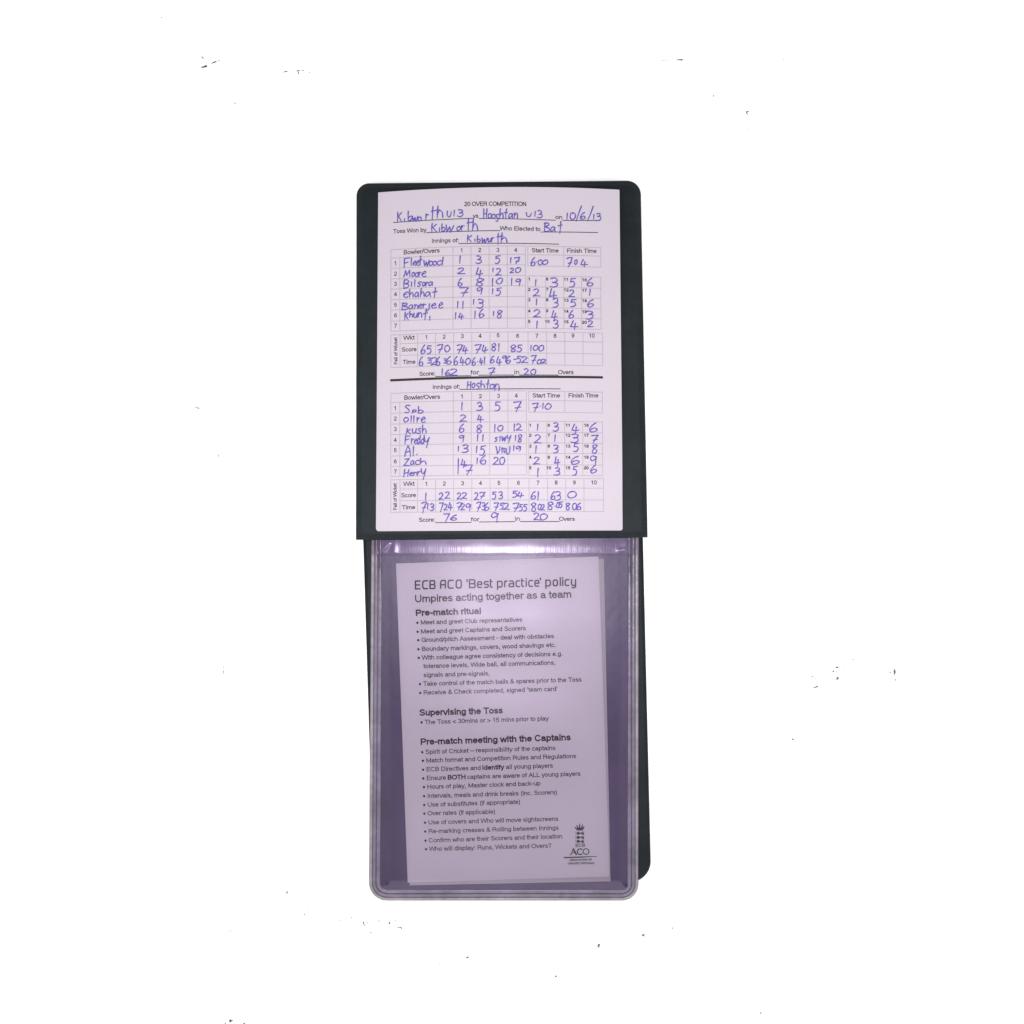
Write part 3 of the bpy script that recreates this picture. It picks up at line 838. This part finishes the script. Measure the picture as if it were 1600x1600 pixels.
pen(A_, [('K', 495, 375, 545, 472), ('i', 560, 440, 572, 470), ('b', 600, 365, 645, 460), ('w', 640, 415, 695, 465), ('o', 698, 425, 730, 462), ('r', 768, 398, 800, 455),
 ('T', 822, 322, 855, 452), ('h', 878, 318, 940, 432), ('U', 975, 368, 1015, 425), ('1', 1035, 363, 1052, 418), ('3', 1075, 355, 1135, 420),
 ('K', 825, 488, 880, 567), ('i', 897, 530, 910, 562), ('b', 925, 490, 960, 562), ('w', 960, 500, 1042, 567), ('o', 1070, 515, 1105, 557), ('r', 1112, 508, 1142, 557), ('T', 1168, 442, 1195, 562), ('h', 1218, 440, 1275, 557),
 ('K', 1168, 598, 1215, 667), ('i', 1237, 638, 1250, 667), ('b', 1265, 603, 1300, 667), ('w', 1305, 625, 1365, 672), ('u', 1368, 630, 1400, 668), ('r', 1402, 622, 1432, 662), ('T', 1455, 580, 1482, 690), ('h', 1495, 578, 1560, 677),
 ('F', 560, 822, 612, 917), ('l', 622, 820, 640, 892), ('e', 648, 850, 680, 890), ('e', 678, 848, 708, 892), ('t', 698, 800, 738, 892), ('w', 750, 838, 803, 897), ('o', 803, 850, 837, 892), ('o', 842, 850, 874, 890), ('d', 878, 815, 940, 892),
 ('M', 560, 940, 628, 1003), ('o', 635, 958, 665, 997), ('o', 670, 958, 702, 1002), ('r', 702, 955, 728, 1002), ('e', 732, 945, 776, 1002),
 ('B', 557, 1030, 612, 1112), ('i', 627, 1050, 640, 1095), ('l', 658, 1028, 672, 1095), ('s', 690, 1048, 732, 1092), ('a', 736, 1055, 770, 1092), ('r', 772, 1052, 797, 1088), ('a', 797, 1048, 840, 1087),
 ('C', 555, 1145, 602, 1202), ('h', 612, 1118, 655, 1197), ('a', 665, 1150, 705, 1197), ('h', 720, 1113, 762, 1192), ('a', 766, 1145, 820, 1192), ('t', 835, 1103, 882, 1197),
 ('B', 540, 1252, 602, 1322), ('a', 607, 1270, 652, 1312), ('n', 662, 1268, 697, 1307), ('e', 700, 1263, 737, 1302), ('r', 742, 1262, 772, 1302), ('j', 770, 1260, 812, 1328), ('e', 826, 1256, 872, 1302), ('e', 895, 1248, 937, 1302),
 ('k', 565, 1340, 607, 1417), ('h', 615, 1328, 650, 1392), ('u', 655, 1348, 690, 1395), ('n', 697, 1343, 737, 1392), ('t', 748, 1308, 790, 1417), ('i', 805, 1378, 815, 1417),
 ('1', 1092, 800, 1108, 872), ('3', 1252, 798, 1307, 872), ('5', 1435, 798, 1488, 872),
 ('2', 1080, 915, 1152, 972), ('4', 1250, 915, 1322, 1010), ('1', 1410, 918, 1425, 957), ('2', 1447, 918, 1502, 985),
 ('6', 1080, 1012, 1122, 1092), ('8', 1250, 1015, 1330, 1092), ('1', 1405, 1013, 1420, 1092), ('0', 1450, 1013, 1507, 1067),
 ('7', 1095, 1103, 1180, 1192), ('9', 1258, 1103, 1317, 1170), ('1', 1407, 1115, 1420, 1165), ('5', 1445, 1110, 1500, 1177),
 ('1', 1072, 1238, 1085, 1302), ('1', 1120, 1238, 1135, 1307), ('1', 1225, 1220, 1238, 1267), ('3', 1265, 1213, 1327, 1302),
 ('1', 1050, 1345, 1065, 1407), ('4', 1085, 1353, 1142, 1412), ('1', 1235, 1328, 1252, 1402), ('6', 1280, 1313, 1332, 1392), ('1', 1415, 1335, 1430, 1378), ('8', 1450, 1323, 1507, 1397),
 ('H', 1325, 345, 1362, 442), ('o', 1368, 392, 1402, 435), ('o', 1408, 398, 1440, 437), ('s', 1443, 400, 1477, 468), ('h', 1483, 345, 1522, 440)])
pen(B_, [('t', 48, 350, 85, 437), ('a', 90, 393, 132, 437), ('n', 140, 388, 182, 437), ('U', 260, 383, 307, 422), ('1', 338, 373, 353, 420), ('3', 365, 365, 415, 437),
 ('1', 645, 390, 662, 450), ('0', 680, 383, 732, 447), ('/', 743, 318, 787, 472), ('6', 780, 383, 827, 450), ('/', 848, 323, 900, 467), ('1', 903, 403, 915, 447), ('3', 930, 388, 977, 458),
 ('B', 430, 483, 487, 567), ('a', 490, 520, 542, 567), ('t', 568, 462, 608, 580),
 ('1', 103, 813, 118, 872), ('7', 145, 813, 200, 877), ('2', 105, 918, 145, 962), ('0', 153, 913, 207, 962), ('1', 112, 1013, 127, 1082), ('9', 153, 1018, 207, 1087),
 ('6', 303, 815, 347, 892), ('.', 352, 845, 368, 865), ('0', 375, 838, 415, 887), ('0', 417, 838, 470, 882), ('7', 650, 818, 700, 912), ('0', 725, 838, 750, 882), ('4', 785, 838, 850, 907),
 ('1', 343, 1028, 360, 1087), ('3', 485, 1013, 570, 1102), ('5', 675, 1013, 737, 1102), ('6', 845, 1013, 902, 1092),
 ('2', 328, 1118, 397, 1187), ('4', 480, 1118, 557, 1225), ('2', 673, 1123, 727, 1192), ('1', 863, 1120, 880, 1182),
 ('1', 350, 1213, 367, 1272), ('3', 515, 1208, 572, 1297), ('5', 680, 1218, 742, 1292), ('6', 848, 1218, 912, 1292),
 ('2', 333, 1318, 402, 1387), ('4', 500, 1323, 562, 1432), ('6', 668, 1323, 717, 1402), ('3', 835, 1328, 907, 1407),
 ('1', 355, 1423, 372, 1497), ('3', 515, 1418, 572, 1492), ('4', 680, 1423, 762, 1514), ('2', 853, 1423, 907, 1482)])
pen(C_, [('6', 723, 243, 767, 327), ('5', 780, 248, 827, 327), ('7', 880, 238, 937, 322), ('0', 950, 243, 1000, 307), ('7', 1065, 238, 1122, 322), ('4', 1122, 248, 1180, 327), ('7', 1240, 238, 1302, 322), ('4', 1310, 243, 1367, 322), ('8', 1400, 228, 1447, 297), ('1', 1465, 228, 1482, 302),
 ('6', 705, 353, 745, 442), ('3', 785, 363, 827, 417), ('2', 825, 363, 892, 432), ('6', 872, 353, 907, 442), ('3', 943, 370, 972, 417), ('6', 970, 353, 1015, 427), ('6', 1038, 350, 1080, 432), ('4', 1098, 358, 1150, 442), ('0', 1150, 368, 1200, 427), ('6', 1215, 358, 1250, 442), ('.', 1262, 390, 1278, 410), ('4', 1288, 368, 1322, 432), ('1', 1328, 358, 1342, 427), ('6', 1390, 345, 1432, 417), ('4', 1448, 358, 1500, 442), ('9', 1505, 343, 1547, 402),
 ('1', 920, 470, 937, 532), ('6', 958, 480, 1000, 532), ('2', 1008, 470, 1082, 532), ('7', 1368, 460, 1437, 542),
 ('H', 1168, 588, 1212, 662), ('o', 1212, 608, 1247, 652), ('s', 1255, 608, 1292, 667), ('h', 1300, 583, 1340, 652), ('t', 1350, 578, 1385, 667), ('o', 1387, 618, 1430, 662), ('n', 1430, 613, 1482, 682),
 ('S', 568, 818, 622, 892), ('p', 640, 863, 680, 899), ('b', 695, 828, 747, 897),
 ('0', 560, 938, 602, 982), ('l', 622, 923, 637, 987), ('l', 648, 923, 663, 987), ('r', 685, 938, 717, 987), ('e', 725, 933, 767, 987),
 ('k', 580, 1043, 632, 1102), ('u', 640, 1043, 682, 1092), ('s', 690, 1043, 727, 1092), ('h', 735, 1013, 782, 1092),
 ('F', 570, 1113, 622, 1192), ('r', 630, 1143, 657, 1192), ('e', 660, 1143, 692, 1192), ('d', 690, 1108, 722, 1192), ('d', 725, 1108, 757, 1192), ('y', 755, 1128, 807, 1227),
 ('A', 570, 1208, 632, 1312), ('l', 640, 1213, 662, 1307), ('.', 675, 1282, 697, 1302),
 ('Z', 558, 1333, 617, 1402), ('a', 625, 1353, 662, 1397), ('c', 668, 1348, 712, 1392), ('h', 715, 1328, 782, 1392),
 ('H', 560, 1433, 612, 1512), ('e', 615, 1463, 652, 1497), ('n', 655, 1463, 692, 1497), ('r', 690, 1458, 727, 1492), ('y', 723, 1428, 772, 1542),
 ('1', 1110, 793, 1127, 867), ('3', 1258, 793, 1317, 872), ('5', 1433, 788, 1492, 877), ('2', 1100, 913, 1167, 977), ('4', 1263, 913, 1327, 987),
 ('6', 1088, 1003, 1142, 1077), ('8', 1253, 1008, 1317, 1087), ('1', 1427, 1003, 1442, 1072), ('0', 1463, 1013, 1512, 1067),
 ('9', 1088, 1108, 1142, 1172), ('1', 1262, 1103, 1277, 1167), ('1', 1312, 1103, 1327, 1167), ('s', 1433, 1128, 1462, 1167), ('l', 1478, 1118, 1490, 1167), ('w', 1500, 1118, 1545, 1162), ('y', 1550, 1108, 1592, 1182),
 ('1', 1077, 1215, 1090, 1267), ('3', 1118, 1203, 1182, 1277), ('1', 1252, 1213, 1267, 1277), ('5', 1288, 1213, 1347, 1302), ('V', 1443, 1213, 1497, 1287), ('r', 1502, 1230, 1520, 1280), ('a', 1520, 1235, 1550, 1277), ('j', 1550, 1213, 1587, 1292),
 ('1', 1072, 1333, 1092, 1477), ('4', 1108, 1338, 1162, 1422), ('1', 1257, 1328, 1272, 1382), ('6', 1293, 1303, 1352, 1387), ('2', 1420, 1318, 1482, 1392), ('0', 1480, 1318, 1532, 1392), ('7', 1138, 1398, 1222, 1497)])
pen(D_, [('8', 105, 243, 167, 307), ('5', 173, 243, 222, 307), ('1', 297, 243, 312, 297), ('0', 328, 243, 372, 292), ('0', 383, 243, 430, 297),
 ('6', 65, 350, 112, 417), ('-', 140, 365, 165, 395), ('5', 165, 348, 217, 412), ('2', 215, 353, 277, 412), ('7', 303, 343, 357, 427), ('0', 363, 383, 402, 422), ('2', 405, 378, 460, 417),
 ('2', 240, 468, 292, 527), ('0', 303, 473, 352, 527), ('7', 132, 788, 212, 882), ('7', 318, 800, 377, 882), ('.', 387, 820, 402, 840), ('1', 413, 798, 427, 857), ('0', 443, 803, 497, 857),
 ('1', 138, 1000, 152, 1067), ('2', 163, 1000, 222, 1062), ('1', 150, 1108, 163, 1162), ('8', 178, 1103, 222, 1177), ('1', 133, 1208, 147, 1262), ('9', 158, 1213, 207, 1267),
 ('1', 358, 1003, 380, 1062), ('3', 518, 988, 572, 1072), ('4', 698, 1003, 767, 1092), ('6', 868, 993, 942, 1077),
 ('2', 338, 1103, 412, 1182), ('1', 525, 1108, 547, 1172), ('3', 688, 1098, 767, 1177), ('7', 883, 1108, 952, 1187),
 ('1', 343, 1213, 362, 1277), ('3', 518, 1203, 572, 1282), ('5', 713, 1188, 767, 1267), ('8', 888, 1198, 947, 1282),
 ('2', 333, 1318, 397, 1387), ('4', 528, 1318, 587, 1412), ('6', 693, 1308, 772, 1387), ('9', 868, 1308, 937, 1402),
 ('1', 363, 1423, 382, 1507), ('3', 528, 1423, 587, 1492), ('5', 708, 1408, 752, 1492), ('6', 878, 1393, 937, 1472)])
pen(E_, [('1', 763, 248, 778, 317), ('2', 900, 248, 945, 312), ('2', 955, 238, 1007, 302), ('2', 1073, 248, 1117, 307), ('2', 1120, 243, 1172, 302), ('2', 1238, 243, 1282, 312), ('7', 1285, 243, 1342, 307), ('5', 1408, 238, 1452, 307), ('3', 1468, 238, 1512, 307),
 ('7', 725, 338, 777, 437), ('1', 783, 350, 797, 412), ('3', 808, 353, 852, 417), ('seven', 898, 343, 942, 427), ('2', 948, 353, 982, 412), ('4', 985, 343, 1030, 417), ('7', 1068, 343, 1117, 417), ('2', 1108, 353, 1152, 412), ('9', 1153, 353, 1202, 422), ('7', 1253, 338, 1302, 427), ('3', 1308, 343, 1342, 412), ('6', 1333, 343, 1377, 417), ('7', 1423, 343, 1472, 417), ('5', 1483, 343, 1522, 407), ('2', 1518, 348, 1577, 407),
 ('seven', 943, 448, 1002, 527), ('6', 1008, 458, 1072, 512), ('9', 1398, 438, 1467, 532)])
pen(F_, [('5', 123, 228, 177, 292), ('4', 173, 238, 237, 297), ('6', 303, 238, 352, 307), ('1', 363, 238, 385, 322), ('6', 498, 238, 537, 312), ('3', 538, 233, 592, 322), ('0', 655, 233, 737, 297),
 ('7', 128, 348, 192, 427), ('5', 193, 358, 227, 422), ('5', 230, 358, 272, 422), ('8', 305, 343, 357, 427), ('0', 373, 358, 402, 407), ('2', 400, 358, 442, 412), ('8', 463, 338, 522, 407), ('.', 530, 365, 545, 385), ('0', 550, 338, 577, 392), ('5', 573, 333, 612, 392), ('8', 638, 343, 682, 412), ('0', 703, 348, 742, 412), ('6', 743, 343, 787, 412),
 ('2', 333, 443, 397, 507), ('0', 393, 448, 462, 507)])
hw.build('handwriting', M_ink, score)

# ------------------------------------------------------------------ specks left over from the cut-out carpet background, modelled as loose bits
SP = [(252.4, 27.2, 1.6, 1.6, 1), (317, 90.3, 7, 1.4, 1, -45), (319.5, 104, 9, 3.6, 1, 18), (334, 97.6, 8, 2, 1, 20), (342.3, 94.6, 3.6, 1.3, 1, 40),
 (446, 112, 6, 2.2, 0), (465.2, 110.5, 6, 1.6, 0), (466, 114, 1.8, 5, 0), (473.4, 110.3, 5, 1.3, 0), (483.6, 113.4, 1.6, 1.6, 0), (367.5, 161.4, 4, 1.4, 0, -45), (326.6, 233, 1.6, 1.6, 0),
 (1062, 93.5, 9, 2.2, 1, 0), (1040, 94.2, 24, 0.5, 0, 0), (1224.4, 92.4, 1.6, 1.6, 1), (1114.8, 149.6, 1.8, 3.4, 0), (1167, 176, 2.4, 6, 0), (1168.6, 174.2, 4, 1.8, 0), (1168, 202, 1.5, 1.5, 0), (1160.6, 228.8, 1.4, 1.8, 0),
 (1297, 1043.6, 1.8, 1.5, 0), (1307.4, 1042.8, 5, 2.8, 0, -15), (1302, 1049, 3, 3, 0), (1307.4, 1049.6, 1.5, 1.5, 0), (1317.6, 1045.2, 1.5, 2, 0), (1319.2, 1049.6, 1.5, 1.5, 0), (1308.6, 1060, 4.4, 4.6, 0), (1269.4, 1057, 3.2, 1.8, 0), (1274.8, 1060, 1.8, 1.8, 0), (1275, 1073.6, 8, 2.6, 0, 20), (1276, 1078, 1.5, 1.5, 0), (1333.4, 1030.2, 3, 1.6, 0), (1391, 1051, 3.2, 1.6, 0), (1398, 1050, 4.2, 8.5, 0), (1399, 1062, 1.8, 3.4, 0), (1243.6, 1138.4, 1.6, 1.6, 0), (1238.4, 1155.4, 3.2, 2.8, 0),
 (308, 637.4, 7, 2, 0), (317, 637.6, 3, 1.2, 0), (307.4, 663, 1.3, 1.3, 0), (341.4, 694, 1.3, 1.5, 1), (341.4, 712, 1.4, 4.6, 1), (326.6, 821.4, 1.4, 1.4, 0), (349, 1042.6, 1.5, 3, 1), (349, 1049.8, 1.5, 7.5, 1),
 (448.6, 1394.6, 3, 4, 0), (430.4, 1408.2, 1.5, 1.5, 0), (515, 1397.8, 1.4, 1.4, 0), (482.2, 1421.4, 1.5, 1.5, 0), (475.6, 1429, 2.8, 2, 0), (531, 1438.2, 1.8, 2.8, 0), (548.8, 1434, 1.8, 2.6, 0), (554.8, 1431.8, 1.5, 1.5, 0), (567.8, 1442, 3, 3.4, 0), (569.4, 1445.6, 2, 3.6, 0, 20), (574.8, 1442.2, 3, 1.6, 0), (591.6, 1439.2, 4.4, 1.4, 0), (608.6, 1442.4, 3, 4, 0), (618.4, 1438.2, 1.6, 3, 0), (622.8, 1449.6, 5, 1.4, 0), (627, 1450, 4.4, 2, 0, -50), (579.2, 1457, 3, 1.6, 0), (359.4, 1454.6, 1.1, 5, 0), (360.4, 1595.2, 6, 3.6, 1), (352, 1599, 2, 2, 1), (381.6, 1599, 4, 2, 1),
 (703, 1446.6, 1.6, 1.5, 0), (667.4, 1468.8, 1.5, 1.5, 0), (716, 1480.6, 1.5, 1.5, 0), (730, 1496.2, 4, 3, 0, -10), (688, 1504.4, 1.5, 1.5, 0), (686.6, 1507.4, 1.5, 1.5, 0), (790.2, 1500, 1.5, 1.7, 0), (864.4, 1522.2, 1.5, 1.5, 0), (868.2, 1525.8, 3, 3, 0), (935.6, 1477.6, 3.6, 7, 0, -20),
 (1005, 1461.4, 4, 4, 0), (1033.4, 1452.6, 1.5, 1.5, 0), (1051, 1450.4, 1.7, 2.8, 0), (977, 1491, 1.6, 1.6, 0), (1120.6, 1325, 1.5, 1.5, 1), (1146, 1403.6, 1.5, 1.3, 0), (1188.2, 1583, 3, 2, 1)]
me = bpy.data.meshes.new('cutout_specks')
vv, ff, mi = [], [], []
for s in SP:
    x, y, wd, ht, tone = s[:5]
    a = math.radians(s[5]) if len(s) > 5 else random.uniform(-.2, .2)
    wd *= 1.35; ht *= 1.35
    n = 7
    b = len(vv)
    hz = 0.10 * MM + 0.04 * MM * min(wd, ht)
    for lev, k in ((0.0, 1.0), (0.6, 0.95), (1.0, 0.5)):
        for i in range(n):
            q = 2 * math.pi * i / n
            r = k * (0.85 + 0.35 * math.sin(i * 2.4 + x))
            u, v = wd / 2 * r * math.cos(q), ht / 2 * r * math.sin(q)
            vv.append(P(x + u * math.cos(a) + v * math.sin(a), y - u * math.sin(a) + v * math.cos(a), hz * lev + 0.00001))
    for l in range(2):
        for i in range(n):
            j = (i + 1) % n
            ff.append((b + l * n + j, b + l * n + i, b + (l + 1) * n + i, b + (l + 1) * n + j)); mi.append(tone)
    ff.append(tuple(b + 2 * n + i for i in range(n))[::-1]); mi.append(tone)
me.from_pydata([tuple(v) for v in vv], [], ff)
me.materials.append(M_speck); me.materials.append(M_speck_dark)
for p, k in zip(me.polygons, mi): p.material_index = k
bm = bmesh.new(); bm.from_mesh(me); bmesh.ops.recalc_face_normals(bm, faces=bm.faces); bm.to_mesh(me); bm.free()
cutout_specks = bpy.data.objects.new('cutout_specks', me)
COL.objects.link(cutout_specks)
cutout_specks['kind'] = 'stuff'
cutout_specks['label'] = 'tiny grey and brown leftover specks of a cut-out carpet background on the white surface'
cutout_specks['category'] = 'cutout_specks'
